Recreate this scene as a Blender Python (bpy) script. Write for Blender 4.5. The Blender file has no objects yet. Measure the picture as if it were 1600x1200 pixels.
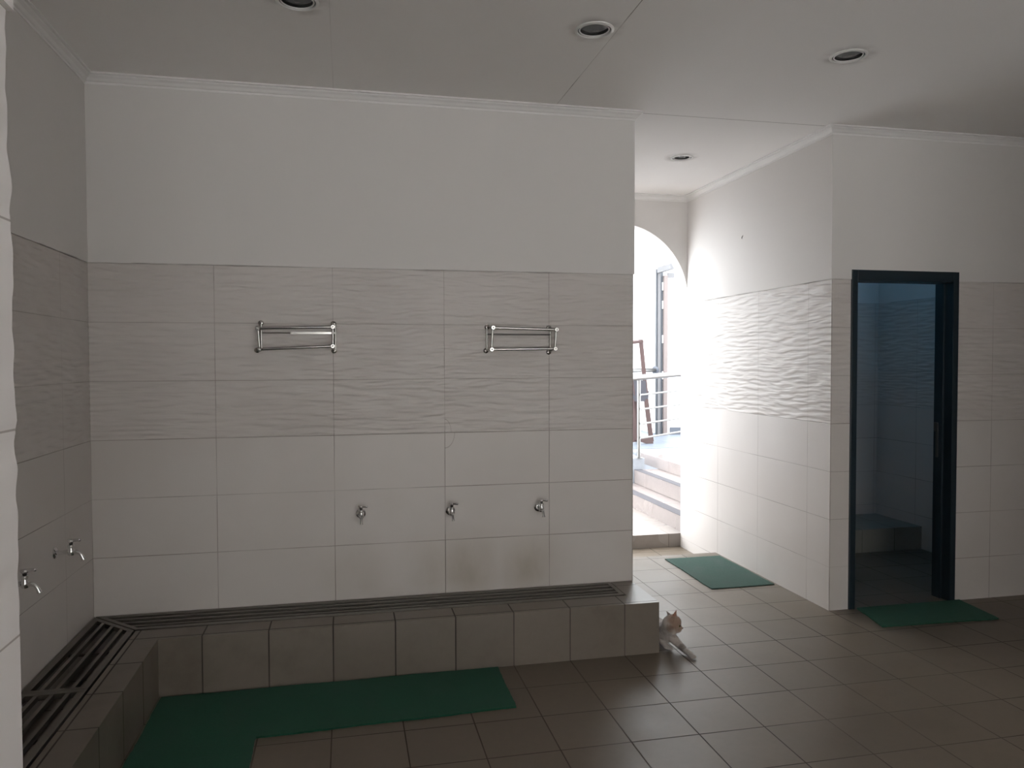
import bpy, bmesh, math, random
from mathutils import Vector, Matrix, noise

S = bpy.context.scene
COL = S.collection
R = math.radians

# ------------------------------------------------------------------ camera
YAW, PITCH, ROLL, FPX = 0.214355, -0.029814, -0.003123, 1193.86
CAM = Vector((1.26466, -4.22072, 1.57151))
fwd = Vector((math.sin(YAW) * math.cos(PITCH), math.cos(YAW) * math.cos(PITCH), math.sin(PITCH)))
rt = Vector((math.cos(YAW), -math.sin(YAW), 0))
up = rt.cross(fwd)
r2 = rt * math.cos(ROLL) + up * math.sin(ROLL)
u2 = up * math.cos(ROLL) - rt * math.sin(ROLL)
cd = bpy.data.cameras.new('camera'); cam = bpy.data.objects.new('camera', cd); COL.objects.link(cam)
cd.sensor_fit = 'HORIZONTAL'; cd.sensor_width = 36; cd.lens = FPX / 1600 * 36; cd.clip_start = 0.05
M = Matrix((r2, u2, -fwd)).transposed().to_4x4(); M.translation = CAM
cam.matrix_world = M
S.camera = cam

# ------------------------------------------------------------------ world and light
W = bpy.data.worlds.new('sky'); S.world = W; W.use_nodes = True
bgn = W.node_tree.nodes['Background']
bgn.inputs[0].default_value = (0.93, 0.965, 1.0, 1); bgn.inputs[1].default_value = 1.3

def portal(name, loc, rot, sx, sy):
    l = bpy.data.lights.new(name, 'AREA'); l.shape = 'RECTANGLE'; l.size = sx; l.size_y = sy
    l.cycles.is_portal = True
    o = bpy.data.objects.new(name, l); COL.objects.link(o); o.location = loc; o.rotation_euler = rot
    return o
# openings: the wide one added behind the camera, the arch, the added toilet vent
OPX0, OPX1, OPZ0, OPZ1 = 1.0, 4.4, 0.1, 2.8
YB = -7.2
portal('daylight_portal', ((OPX0 + OPX1) / 2, YB - 0.02, (OPZ0 + OPZ1) / 2), (R(90), 0, 0), OPX1 - OPX0, OPZ1 - OPZ0)
portal('daylight_portal', (3.56, 2.19, 1.4), (R(-90), 0, 0), 1.3, 2.75)
portal('daylight_portal', (6.06, 0.6, 2.5), (0, R(90), 0), 0.6, 0.7)

sd = bpy.data.lights.new('sun', 'SUN'); sd.energy = 7.5; sd.angle = R(2); sd.color = (1.0, 0.98, 0.965)
so = bpy.data.objects.new('sun', sd); COL.objects.link(so)
so.rotation_euler = Vector((-0.15, 0.62, 0.77)).to_track_quat('Z', 'Y').to_euler()

S.view_settings.view_transform = 'Standard'
S.view_settings.look = 'None'
S.view_settings.gamma = 1.0
S.view_settings.use_curve_mapping = False
S.view_settings.exposure = 2.85
S.cycles.max_bounces = 12
S.cycles.diffuse_bounces = 8
S.cycles.glossy_bounces = 5
S.cycles.sample_clamp_indirect = 8.0
S.cycles.use_denoising = True

# ------------------------------------------------------------------ measured layout
X1, X2 = 2.909, 4.2133          # corridor opening
ZT, ZTX = 2.075, 1.175          # top of tiling, start of relief tiles
ZC = 3.01                       # ceiling
BH, BF = 0.275, -0.411          # wash bench height, front plane
SX, XO, YO = 0.3023, 0.5885, -0.6859   # floor tile pitch and offsets
BX = 2.90

# ------------------------------------------------------------------ mesh helpers
def mesh_obj(name, bm, m, parent=None, smooth=False):
    me = bpy.data.meshes.new(name)
    bmesh.ops.recalc_face_normals(bm, faces=bm.faces)
    bm.to_mesh(me); bm.free()
    if smooth:
        for p in me.polygons: p.use_smooth = True
        if smooth != 'all': me.set_sharp_from_angle(angle=R(40))
    o = bpy.data.objects.new(name, me); COL.objects.link(o)
    if m: me.materials.append(m)
    if parent:
        o.parent = parent
        o.matrix_parent_inverse = Matrix.Translation(parent.location).inverted() if parent.type == 'EMPTY' else Matrix()
    return o

def empty(name, loc, label, cat, group=None):
    o = bpy.data.objects.new(name, None); COL.objects.link(o); o.location = loc
    o.empty_display_size = 0.05
    o['label'] = label; o['category'] = cat
    if group: o['group'] = group
    return o

def tag(o, label, cat, group=None, kind=None):
    o['label'] = label; o['category'] = cat
    if group: o['group'] = group
    if kind: o['kind'] = kind
    return o

def struct(name, bm, m, smooth=False):
    o = mesh_obj(name, bm, m, None, smooth); o['kind'] = 'structure'; return o

def box(bm, x0, x1, y0, y1, z0, z1, bev=0.0):
    vs = [bm.verts.new((x, y, z)) for x in (x0, x1) for y in (y0, y1) for z in (z0, z1)]
    f = []
    for idx in ((0, 1, 3, 2), (4, 6, 7, 5), (0, 4, 5, 1), (2, 3, 7, 6), (0, 2, 6, 4), (1, 5, 7, 3)):
        f.append(bm.faces.new([vs[i] for i in idx]))
    if bev:
        es = list({e for q in f for e in q.edges})
        bmesh.ops.bevel(bm, geom=es, offset=bev, segments=2, affect='EDGES', profile=0.6)
    return vs

def frame_of(d):
    d = d.normalized(); a = Vector((0, 0, 1)) if abs(d.z) < 0.9 else Vector((1, 0, 0))
    x = d.cross(a).normalized(); return x, d.cross(x).normalized()

def tube(bm, pts, r, n=12, caps=True):
    pts = [Vector(p) for p in pts]
    rs = r if isinstance(r, (list, tuple)) else [r] * len(pts)
    rings = []
    for i, p in enumerate(pts):
        if i == 0: d = pts[1] - p
        elif i == len(pts) - 1: d = p - pts[i - 1]
        else: d = (pts[i + 1] - p).normalized() + (p - pts[i - 1]).normalized()
        if i == 0: ax, ay = frame_of(d)
        else:
            d.normalize(); ax = (ax - d * ax.dot(d)).normalized(); ay = d.cross(ax)
        rings.append([bm.verts.new(p + (ax * math.cos(t) + ay * math.sin(t)) * rs[i]) for t in [2 * math.pi * k / n for k in range(n)]])
    for a, b in zip(rings, rings[1:]):
        for k in range(n): bm.faces.new((a[k], a[(k + 1) % n], b[(k + 1) % n], b[k]))
    if caps: bm.faces.new(rings[0][::-1]); bm.faces.new(rings[-1])

def lathe(bm, base, axis, prof, n=24):
    base = Vector(base); axis = Vector(axis).normalized(); ax, ay = frame_of(axis)
    rings = []
    for r, h in prof:
        if r < 1e-5: rings.append([bm.verts.new(base + axis * h)])
        else: rings.append([bm.verts.new(base + axis * h + (ax * math.cos(t) + ay * math.sin(t)) * r) for t in [2 * math.pi * k / n for k in range(n)]])
    for a, b in zip(rings, rings[1:]):
        for k in range(n):
            q = (a[k % len(a)], a[(k + 1) % len(a)], b[(k + 1) % len(b)], b[k % len(b)])
            u = []
            for v in q:
                if v not in u: u.append(v)
            if len(u) > 2: bm.faces.new(u)

def ball(bm, c, r, n=16, sc=(1, 1, 1)):
    res = bmesh.ops.create_uvsphere(bm, u_segments=n, v_segments=max(6, n // 2), radius=1)
    for v in res['verts']: v.co = Vector((v.co.x * r * sc[0], v.co.y * r * sc[1], v.co.z * r * sc[2])) + Vector(c)

def prism(bm, poly, a, b, mapf):
    """poly of 2-D points extruded between a and b; mapf(u, v, t) gives 3-D"""
    A = [bm.verts.new(mapf(u, v, a)) for u, v in poly]; B = [bm.verts.new(mapf(u, v, b)) for u, v in poly]
    n = len(poly); bm.faces.new(A); bm.faces.new(B[::-1])
    for i in range(n): bm.faces.new((A[i], B[i], B[(i + 1) % n], A[(i + 1) % n]))

# ------------------------------------------------------------------ node helpers
class NT:
    def __init__(s, name, rough=0.5, spec=0.5, metal=0.0):
        s.m = bpy.data.materials.new(name); s.m.use_nodes = True
        s.t = s.m.node_tree; s.b = s.t.nodes['Principled BSDF']
        s.b.inputs['Roughness'].default_value = rough
        s.b.inputs['Specular IOR Level'].default_value = spec
        s.b.inputs['Metallic'].default_value = metal
        g = s.t.nodes.new('ShaderNodeNewGeometry')
        sp = s.t.nodes.new('ShaderNodeSeparateXYZ'); s.t.links.new(g.outputs['Position'], sp.inputs[0])
        sn = s.t.nodes.new('ShaderNodeSeparateXYZ'); s.t.links.new(g.outputs['True Normal'], sn.inputs[0])
        s.pos = g.outputs['Position']; s.X, s.Y, s.Z = sp.outputs; s.N = sn.outputs
    def _in(s, sock, v):
        if hasattr(v, 'links') or isinstance(v, bpy.types.NodeSocket): s.t.links.new(v, sock)
        else: sock.default_value = v
    def math(s, op, a, b=0.0, c=0.0, clamp=False):
        n = s.t.nodes.new('ShaderNodeMath'); n.operation = op; n.use_clamp = clamp
        for i, v in enumerate((a, b, c)): s._in(n.inputs[i], v)
        return n.outputs[0]
    def mix(s, f, a, b, mode='MIX'):
        n = s.t.nodes.new('ShaderNodeMix'); n.data_type = 'RGBA'; n.blend_type = mode
        s._in(n.inputs[0], f)
        for i, v in ((6, a), (7, b)):
            if isinstance(v, tuple) and len(v) == 3: v = v + (1,)
            s._in(n.inputs[i], v)
        return n.outputs[2]
    def vec(s, x, y, z):
        n = s.t.nodes.new('ShaderNodeCombineXYZ')
        for i, v in enumerate((x, y, z)): s._in(n.inputs[i], v)
        return n.outputs[0]
    def noise(s, v, scale=1.0, detail=2.0, rough=0.5, dist=0.0):
        n = s.t.nodes.new('ShaderNodeTexNoise')
        s.t.links.new(v, n.inputs['Vector']); n.inputs['Scale'].default_value = scale
        n.inputs['Detail'].default_value = detail; n.inputs['Roughness'].default_value = rough
        n.inputs['Distortion'].default_value = dist
        return n.outputs[0]
    def ramp(s, f, a, b):
        n = s.t.nodes.new('ShaderNodeMapRange'); n.interpolation_type = 'SMOOTHSTEP'
        s._in(n.inputs[0], f); n.inputs[1].default_value = a; n.inputs[2].default_value = b
        return n.outputs[0]
    def joint(s, c, per, off, w):
        d = s.math('SUBTRACT', c, off - per / 2)
        d = s.math('FLOORED_MODULO', d, per)
        d = s.math('ABSOLUTE', s.math('SUBTRACT', d, per / 2))
        n = s.t.nodes.new('ShaderNodeMapRange'); s._in(n.inputs[0], d)
        n.inputs[1].default_value = w * 0.35; n.inputs[2].default_value = w * 0.75
        n.inputs[3].default_value = 1; n.inputs[4].default_value = 0
        return n.outputs[0]
    def notalong(s, i):
        return s.math('LESS_THAN', s.math('ABSOLUTE', s.N[i]), 0.5)
    def bump(s, h, dist, strength=1.0):
        n = s.t.nodes.new('ShaderNodeBump'); n.inputs['Strength'].default_value = strength
        n.inputs['Distance'].default_value = dist; s.t.links.new(h, n.inputs['Height'])
        s.t.links.new(n.outputs[0], s.b.inputs['Normal'])
    def color(s, v): s._in(s.b.inputs['Base Color'], v if not isinstance(v, tuple) else v + (1,))
    def rough(s, v): s._in(s.b.inputs['Roughness'], v)

PLASTER = (0.675, 0.652, 0.632)
TILE = (0.60, 0.565, 0.54)

def wall_tile_material(name, ox, oy, per=0.6, stains=False, relief=True, edge=None):
    n = NT(name, 0.4, 0.4)
    al = n.math('ADD', n.X, n.Y)
    jx = n.math('MULTIPLY', n.joint(n.X, per, ox, 0.0032), n.notalong(0))
    jy = n.math('MULTIPLY', n.joint(n.Y, per, oy, 0.0032), n.notalong(1))
    jz = n.math('MULTIPLY', n.joint(n.Z, 0.3, 0.275, 0.0032), n.notalong(2))
    fade = n.ramp(n.noise(n.pos, 1.7, 2), 0.3, 0.65)
    j = n.math('MAXIMUM', n.math('MAXIMUM', jx, jy), jz)
    j = n.math('MULTIPLY', j, n.math('MULTIPLY_ADD', fade, 0.62, 0.22))
    j = n.math('MULTIPLY', j, n.math('SUBTRACT', 1.0, n.math('MULTIPLY', n.math('GREATER_THAN', n.Z, ZTX + 0.01), 0.35)))
    low = n.math('LESS_THAN', n.Z, ZT)
    j = n.math('MULTIPLY', j, low)
    if edge:
        ec = n.math('SUBTRACT', 1.0, n.ramp(n.math('ABSOLUTE', n.math('SUBTRACT', n.X, edge)), 0.003, 0.0065))
        ec = n.math('MULTIPLY', ec, n.math('MULTIPLY', low, n.notalong(0)))
        j = n.math('MAXIMUM', j, n.math('MULTIPLY', ec, n.math('MULTIPLY_ADD', n.ramp(n.noise(n.pos, 3.0, 3), 0.35, 0.65), 0.5, 0.4)))
    tone = n.noise(n.pos, 1.3, 3)
    base = n.mix(n.ramp(tone, 0.3, 0.7), (TILE[0] * 0.94, TILE[1] * 0.93, TILE[2] * 0.92), TILE)
    if stains:
        st = None
        for sx, a in ((1.30, 0.5), (1.93, 1.0), (1.75, 0.6), (2.28, 1.0)):
            d = n.math('MULTIPLY', n.math('SUBTRACT', n.X, sx), 5.5)
            g = n.math('MULTIPLY', n.math('POWER', 2.718, n.math('MULTIPLY', n.math('MULTIPLY', d, d), -1.0)), a)
            st = g if st is None else n.math('MAXIMUM', st, g)
        v1 = n.math('SUBTRACT', 1.0, n.ramp(n.Z, 0.40, 0.72))
        v2 = n.ramp(n.Z, 0.27, 0.36)
        v2 = n.math('MULTIPLY_ADD', v2, 0.5, 0.5)
        nn = n.ramp(n.noise(n.vec(n.math('MULTIPLY', n.X, 6), 0, n.math('MULTIPLY', n.Z, 3)), 1.0, 4), 0.25, 0.75)
        st = n.math('MULTIPLY', n.math('MULTIPLY', st, n.math('MULTIPLY', v1, v2)), n.math('MULTIPLY_ADD', nn, 0.5, 0.5))
        base = n.mix(n.math('MULTIPLY', st, 0.75, clamp=True), base, (0.35, 0.30, 0.235))
    grub = n.math('MULTIPLY', n.ramp(n.noise(n.pos, 2.2, 4), 0.55, 0.85), 0.25)
    base = n.mix(grub, base, (0.45, 0.40, 0.36))
    if stains:
        # chipped corner of four tiles beside the second rack
        for sgn, rx, rz in ((1, 0.036, 0.075), (-1, 0.055, 0.085)):
            ex = n.math('DIVIDE', n.math('SUBTRACT', n.X, 1.8), rx); ez = n.math('DIVIDE', n.math('SUBTRACT', n.Z, 1.175), rz * sgn)
            rr = n.math('SQRT', n.math('ADD', n.math('MULTIPLY', ex, ex), n.math('MULTIPLY', ez, ez)))
            cr = n.math('SUBTRACT', 1.0, n.ramp(n.math('ABSOLUTE', n.math('SUBTRACT', rr, 1.0)), 0.01, 0.05))
            cr = n.math('MULTIPLY', cr, n.math('MULTIPLY', n.math('GREATER_THAN', ex, 0.0), n.math('GREATER_THAN', ez, 0.0)))
            base = n.mix(n.math('MULTIPLY', cr, 0.5), base, (0.22, 0.17, 0.14))
    # painted shadow line where the tiling meets the plaster
    ln = n.math('SUBTRACT', 1.0, n.ramp(n.math('ABSOLUTE', n.math('SUBTRACT', n.Z, ZT)), 0.0, 0.006))
    ln = n.math('MULTIPLY', ln, n.ramp(n.noise(n.pos, 3.1, 4), 0.42, 0.65))
    tile = n.mix(j, base, (0.20, 0.165, 0.14))
    plast = n.mix(n.math('MULTIPLY', n.ramp(n.noise(n.pos, 0.9, 4), 0.45, 0.8), 0.35), PLASTER, (0.63, 0.61, 0.595))
    c = n.mix(low, plast, tile)
    c = n.mix(n.math('MULTIPLY', ln, 0.6), c, (0.16, 0.14, 0.13))
    n.color(c)
    n.rough(n.math('MULTIPLY_ADD', low, -0.22, 0.62))
    # relief: wind-blown sand waves
    wv = n.vec(n.math('MULTIPLY', al, 6.6), 0.0, n.math('MULTIPLY', n.math('ADD', n.Z, n.math('MULTIPLY', n.noise(n.vec(n.math('MULTIPLY', al, 2.2), 3.0, n.math('MULTIPLY', n.Z, 2.0)), 1.0, 0), 0.03)), 43.0))
    h = n.noise(wv, 1.0, 0.6, 0.4)
    tx = n.math('MULTIPLY', n.math('GREATER_THAN', n.Z, ZTX), low)
    if not relief: tx = n.math('MULTIPLY', tx, 0.0)
    h = n.math('MULTIPLY', n.ramp(h, 0.28, 0.72), tx)
    fine = n.math('MULTIPLY', n.noise(n.pos, 130, 2), 0.02)
    fine2 = n.math('MULTIPLY', n.noise(n.pos, 3.5, 3), n.math('MULTIPLY', n.math('SUBTRACT', 1.0, low), 0.5))
    h = n.math('ADD', n.math('ADD', h, n.math('MULTIPLY', j, -0.25)), n.math('ADD', fine, fine2))
    n.bump(h, 0.0062, 0.9)
    return n.m

def stone_tile_material(name, col, grout, ox=XO, oy=YO, oz=None, per=SX, rough=0.2, w=0.005, spec=0.5, dirt=0.5):
    n = NT(name, rough, spec)
    jx = n.math('MULTIPLY', n.joint(n.X, per, ox, w), n.notalong(0))
    jy = n.math('MULTIPLY', n.joint(n.Y, per, oy, w), n.notalong(1))
    j = n.math('MAXIMUM', jx, jy)
    if oz is not None: j = n.math('MAXIMUM', j, n.math('MULTIPLY', n.joint(n.Z, per, oz, w), n.notalong(2)))
    var = n.math('MULTIPLY_ADD', n.ramp(n.noise(n.pos, 0.9, 3), 0.3, 0.7), 0.65, 0.35)
    j = n.math('MULTIPLY', j, var)
    # tile-to-tile tone
    cell = n.vec(n.math('FLOOR', n.math('DIVIDE', n.math('SUBTRACT', n.X, ox), per)), n.math('FLOOR', n.math('DIVIDE', n.math('SUBTRACT', n.Y, oy), per)), 0.0)
    wn = n.t.nodes.new('ShaderNodeTexWhiteNoise'); n.t.links.new(cell, wn.inputs['Vector'])
    c1 = n.mix(wn.outputs['Value'], tuple(x * 0.93 for x in col), tuple(min(1, x * 1.05) for x in col))
    mott = n.ramp(n.noise(n.pos, 26, 4, 0.7), 0.35, 0.7)
    c1 = n.mix(n.math('MULTIPLY', mott, 0.16), c1, tuple(x * 0.7 for x in col))
    dt = n.ramp(n.noise(n.pos, 2.6, 5, 0.6), 0.5, 0.8)
    c1 = n.mix(n.math('MULTIPLY', dt, dirt), c1, (col[0] * 0.55, col[1] * 0.5, col[2] * 0.45))
    n.color(n.mix(j, c1, grout))
    n.rough(n.math('ADD', n.math('MULTIPLY_ADD', n.ramp(n.noise(n.pos, 1.4, 2), 0.3, 0.7), 0.10, rough), n.math('MULTIPLY', j, 0.4)))
    h = n.math('ADD', n.math('MULTIPLY', j, -1.0), n.math('MULTIPLY', n.noise(n.pos, 9, 2), 0.25))
    n.bump(h, 0.0012, 0.6)
    return n.m

def plain(name, col, rough=0.5, metal=0.0, spec=0.5, nz=0.0, scale=30):
    n = NT(name, rough, spec, metal)
    f = n.noise(n.pos, scale, 3)
    n.color(n.mix(n.math('MULTIPLY', f, 0.35), col, tuple(x * 0.75 for x in col)))
    if nz: n.bump(f, nz, 0.6)
    return n.m

M_back = wall_tile_material('back_wall_tiling', 0.0, 0.0, stains=True, edge=X1)
M_left = wall_tile_material('left_wall_tiling', 0.0, -0.378)
M_corr = wall_tile_material('corridor_wall_tiling', 0.0, 0.24, 0.615)
M_door = wall_tile_material('door_wall_tiling', 5.403, 0.3, edge=X2)
M_bath = wall_tile_material('toilet_wall_tiling', 5.30, 1.30)
M_floor = stone_tile_material('floor_tiling', (0.152, 0.124, 0.094), (0.030, 0.020, 0.014), rough=0.33, spec=0.32, dirt=0.25)
M_bench = stone_tile_material('bench_tiling', (0.172, 0.146, 0.118), (0.022, 0.015, 0.011), rough=0.3, w=0.006, dirt=0.65)
M_paint = plain('white_plaster', PLASTER, 0.75, nz=0.002, scale=6)
M_trim = plain('white_cornice_paint', (0.80, 0.785, 0.77), 0.6, scale=9)
M_steel = NT('stainless_steel', 0.16, 0.5, 1.0); M_steel.color((0.46, 0.45, 0.43)); M_steel = M_steel.m
M_chrome = NT('chrome', 0.12, 0.5, 1.0); M_chrome.color((0.78, 0.78, 0.78)); M_chrome = M_chrome.m
M_rail = NT('outdoor_steel', 0.3, 0.5, 1.0); M_rail.color((0.20, 0.20, 0.195)); M_rail = M_rail.m
M_grate = plain('worn_steel_grate', (0.22, 0.205, 0.18), 0.42, metal=0.85, scale=14)
M_frame = plain('dark_blue_green_paint', (0.012, 0.022, 0.030), 0.35)
M_dark = plain('dark_drain', (0.03, 0.028, 0.024), 0.7)

def carpet_material(name, col):
    n = NT(name, 0.9, 0.2)
    f = n.noise(n.pos, 420, 2); g = n.noise(n.pos, 7, 4)
    c = n.mix(n.ramp(f, 0.3, 0.7), tuple(x * 0.55 for x in col), tuple(x * 1.25 for x in col))
    n.color(n.mix(n.math('MULTIPLY', n.ramp(g, 0.4, 0.75), 0.35), c, (col[0] * 1.6 + .01, col[1] * 0.9, col[2] * 1.2)))
    n.bump(f, 0.004, 1.0)
    n.b.inputs['Sheen Weight'].default_value = 0.16
    n.b.inputs['Sheen Roughness'].default_value = 0.5
    n.b.inputs['Sheen Tint'].default_value = (0.55, 0.8, 0.7, 1)
    return n.m
M_mat = carpet_material('green_carpet_pile', (0.008, 0.078, 0.042))
M_mat_hazy = carpet_material('haze_paled_green_carpet_pile', (0.042, 0.085, 0.070))  # same green pile, haze and gloss put into a paler base colour

# ------------------------------------------------------------------ room shell
XR = 6.9     # right end of the room, out of view
bm = bmesh.new()
prof = [(-8, 0), (1.50, 0), (1.60, -0.11), (2.175, -0.11)]
for (ya, za), (yb, zb) in zip(prof, prof[1:]):
    x1 = XR if ya < 0 else XR
    bm.faces.new([bm.verts.new(p) for p in ((-0.2, ya, za), (x1, ya, za), (x1, yb, zb), (-0.2, yb, zb))])
bmesh.ops.remove_doubles(bm, verts=bm.verts, dist=1e-5)
# thickness
ret = bmesh.ops.extrude_face_region(bm, geom=bm.faces[:])
for v in [g for g in ret['geom'] if isinstance(g, bmesh.types.BMVert)]: v.co.z = -0.4
struct('floor', bm, M_floor)

PR = 0.006   # plaster stands proud of the tiling
bm = bmesh.new()
box(bm, -0.2, X1, 0, 0.16, -0.05, ZT); box(bm, -0.2, X1 + PR, -PR, 0.16, ZT, 3.1)
struct('wall_back', bm, M_back)
bm = bmesh.new()
box(bm, X1 - 0.15, X1, 0.16, 2.175, -0.3, ZT); box(bm, X1 - 0.15, X1 + PR, 0.16, 2.175, ZT, 3.1)
struct('wall_corridor_left', bm, M_corr)
bm = bmesh.new()
box(bm, X2, 4.349, 0.10, 2.175, -0.3, ZT); box(bm, X2 - PR, 4.349, 0.10, 2.175, ZT, 3.1)
struct('wall_corridor_right', bm, M_corr)
# the door wall: pieces round the door opening
DX0, DX1, DZ = 4.349, 5.13, 2.135
bm = bmesh.new()
box(bm, X2, DX0, 0, 0.10, -0.1, ZT); box(bm, X2 - PR, DX0, -PR, 0.10, ZT, 3.1)
box(bm, DX1, XR, 0, 0.13, -0.1, ZT); box(bm, DX1, XR, -PR, 0.13, ZT, 3.1)
box(bm, DX0, DX1, -PR, 0.13, DZ, 3.1)
struct('wall_front_of_toilet', bm, M_door)
bm = bmesh.new()
box(bm, -0.2, 0, YB, 0.0, -0.05, ZT); box(bm, -0.2, PR, YB, 0.0, ZT, 3.1)
struct('wall_left', bm, M_left)
bm = bmesh.new(); box(bm, XR, XR + 0.2, YB, 0.13, -0.05, 3.1); struct('wall_right', bm, M_left)
bm = bmesh.new()
box(bm, -0.2, OPX0, YB - 0.2, YB, -0.05, 3.1); box(bm, OPX1, XR + 0.2, YB - 0.2, YB, -0.05, 3.1)
box(bm, OPX0, OPX1, YB - 0.2, YB, -0.05, OPZ0); box(bm, OPX0, OPX1, YB - 0.2, YB, OPZ1, 3.1)  # unseen opening added to let daylight into the room
struct('wall_rear', bm, M_paint)

# toilet cubicle
BXR, BYB = 5.93, 1.78
bm = bmesh.new()
box(bm, 4.349, BXR + 0.2, BYB, 2.175, -0.3, 3.1)
struct('wall_toilet_back', bm, M_bath)
bm = bmesh.new()   # right side wall with an added, unseen vent opening (y .25-.75, z 2.35-2.65)
V0, V1, VZ0, VZ1 = 0.25, 0.95, 2.2, 2.8
box(bm, BXR, BXR + 0.12, 0.13, V0, -0.05, 3.1); box(bm, BXR, BXR + 0.12, V1, BYB, -0.05, 3.1)
box(bm, BXR, BXR + 0.12, V0, V1, -0.05, VZ0); box(bm, BXR, BXR + 0.12, V0, V1, VZ1, 3.1)
struct('wall_toilet_right', bm, M_bath)
vg = NT('added_blue_light_glass', 0.1)
tr = vg.t.nodes.new('ShaderNodeBsdfTransparent'); tr.inputs[0].default_value = (0.34, 0.62, 0.82, 1)
vg.t.links.new(tr.outputs[0], vg.t.nodes['Material Output'].inputs['Surface'])
bm = bmesh.new(); box(bm, BXR + 0.05, BXR + 0.056, V0, V1, VZ0, VZ1); struct('added_vent_1', bm, vg.m)  # unseen tinted pane, added to give the toilet its blue light
M_plat = stone_tile_material('toilet_platform_tiling', (0.25, 0.24, 0.21), (0.05, 0.045, 0.04), ox=5.367, oy=1.22, rough=0.3)
bm = bmesh.new(); box(bm, 4.349, BXR, 1.22, BYB, 0.0, 0.19, 0.004)
struct('trim_toilet_platform', bm, M_plat)

# arch
bm = bmesh.new()
AR, AXC, AZC = 0.652, (X1 + X2) / 2, 2.106
N = 40
zt = 3.1
for i in range(N):
    t0, t1 = math.pi * i / N, math.pi * (i + 1) / N
    q = [(AXC + AR * math.cos(t0), AZC + AR * math.sin(t0)), (AXC + AR * math.cos(t0), zt), (AXC + AR * math.cos(t1), zt), (AXC + AR * math.cos(t1), AZC + AR * math.sin(t1))]
    prism(bm, q, 2.04, 2.175, lambda u, v, t: (u, t, v))
bmesh.ops.remove_doubles(bm, verts=bm.verts, dist=1e-5)
inner = [f for f in bm.faces if False]
struct('wall_arch', bm, M_paint)

# ceiling with holes for the downlights
LIGHTS = [(1.09, -1.02, 0.073), (2.335, -1.01, 0.073), (3.603, -0.985, 0.073), (3.606, 0.855, 0.066)]
bm = bmesh.new()
def loop(pts):
    vs = [bm.verts.new(p) for p in pts]
    return [bm.edges.new((vs[i], vs[(i + 1) % len(vs)])) for i in range(len(vs))]
es = loop([(-0.2, YB - 0.2, ZC), (XR + 0.2, YB - 0.2, ZC), (XR + 0.2, 2.175, ZC), (-0.2, 2.175, ZC)])
for lx, ly, lr in LIGHTS:
    es += loop([(lx + lr * math.cos(2 * math.pi * k / 32), ly + lr * math.sin(2 * math.pi * k / 32), ZC) for k in range(32)])
bmesh.ops.triangle_fill(bm, use_beauty=True, use_dissolve=False, edges=es)
ret = bmesh.ops.extrude_face_region(bm, geom=bm.faces[:])
for v in [g for g in ret['geom'] if isinstance(g, bmesh.types.BMVert)]: v.co.z = ZC + 0.012
box(bm, -0.25, XR + 0.25, YB - 0.25, 2.175, 3.16, 3.30)
box(bm, -0.25, -0.2, YB - 0.25, 2.175, 3.0, 3.16); box(bm, XR + 0.2, XR + 0.25, YB - 0.25, 2.175, 3.0, 3.16)
box(bm, -0.2, XR + 0.2, YB - 0.25, YB - 0.2, 3.0, 3.16)
n = NT('ceiling_board', 0.8)
sx = n.math('MULTIPLY', n.joint(n.X, 1.22, 2.435, 0.004), n.math('MULTIPLY', n.math('LESS_THAN', n.X, 3.0), n.math('LESS_THAN', n.Y, 0.0)))
sb = n.ramp(n.noise(n.pos, 2.4, 4), 0.45, 0.7)
# the main seam is cracked and dark, its twin to the left is only faint
main = n.math('MULTIPLY_ADD', n.math('GREATER_THAN', n.X, 1.9), 0.75, 0.2)
sy = n.math('MULTIPLY', n.math('SUBTRACT', 1.0, n.ramp(n.math('ABSOLUTE', n.math('SUBTRACT', n.Y, 0.0)), 0.0015, 0.004)), n.math('MULTIPLY', n.math('GREATER_THAN', n.X, X1), n.math('LESS_THAN', n.X, X2)))
sm = n.math('MAXIMUM', n.math('MULTIPLY', n.math('MULTIPLY', sx, main), n.math('MULTIPLY_ADD', sb, 0.7, 0.3)), n.math('MULTIPLY', sy, 0.8))
c = n.mix(n.math('MULTIPLY', n.ramp(n.noise(n.pos, 0.8, 4), 0.4, 0.8), 0.4), (0.86, 0.84, 0.82), (0.80, 0.775, 0.755))
dirt = None
for lx, ly, lr in LIGHTS:
    dx = n.math('SUBTRACT', n.X, lx); dy = n.math('SUBTRACT', n.Y, ly)
    d = n.math('SQRT', n.math('ADD', n.math('MULTIPLY', dx, dx), n.math('MULTIPLY', dy, dy)))
    g = n.math('SUBTRACT', 1.0, n.ramp(d, lr + 0.01, lr + 0.075))
    dirt = g if dirt is None else n.math('MAXIMUM', dirt, g)
c = n.mix(n.math('MULTIPLY', n.math('MULTIPLY', dirt, n.ramp(n.noise(n.pos, 9, 4), 0.3, 0.7)), 0.55), c, (0.33, 0.30, 0.28))
n.color(n.mix(sm, c, (0.20, 0.17, 0.15)))
n.bump(n.math('ADD', n.noise(n.pos, 2.5, 2), n.math('MULTIPLY', sm, -0.5)), 0.004, 0.5)
struct('ceiling', bm, n.m)

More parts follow.
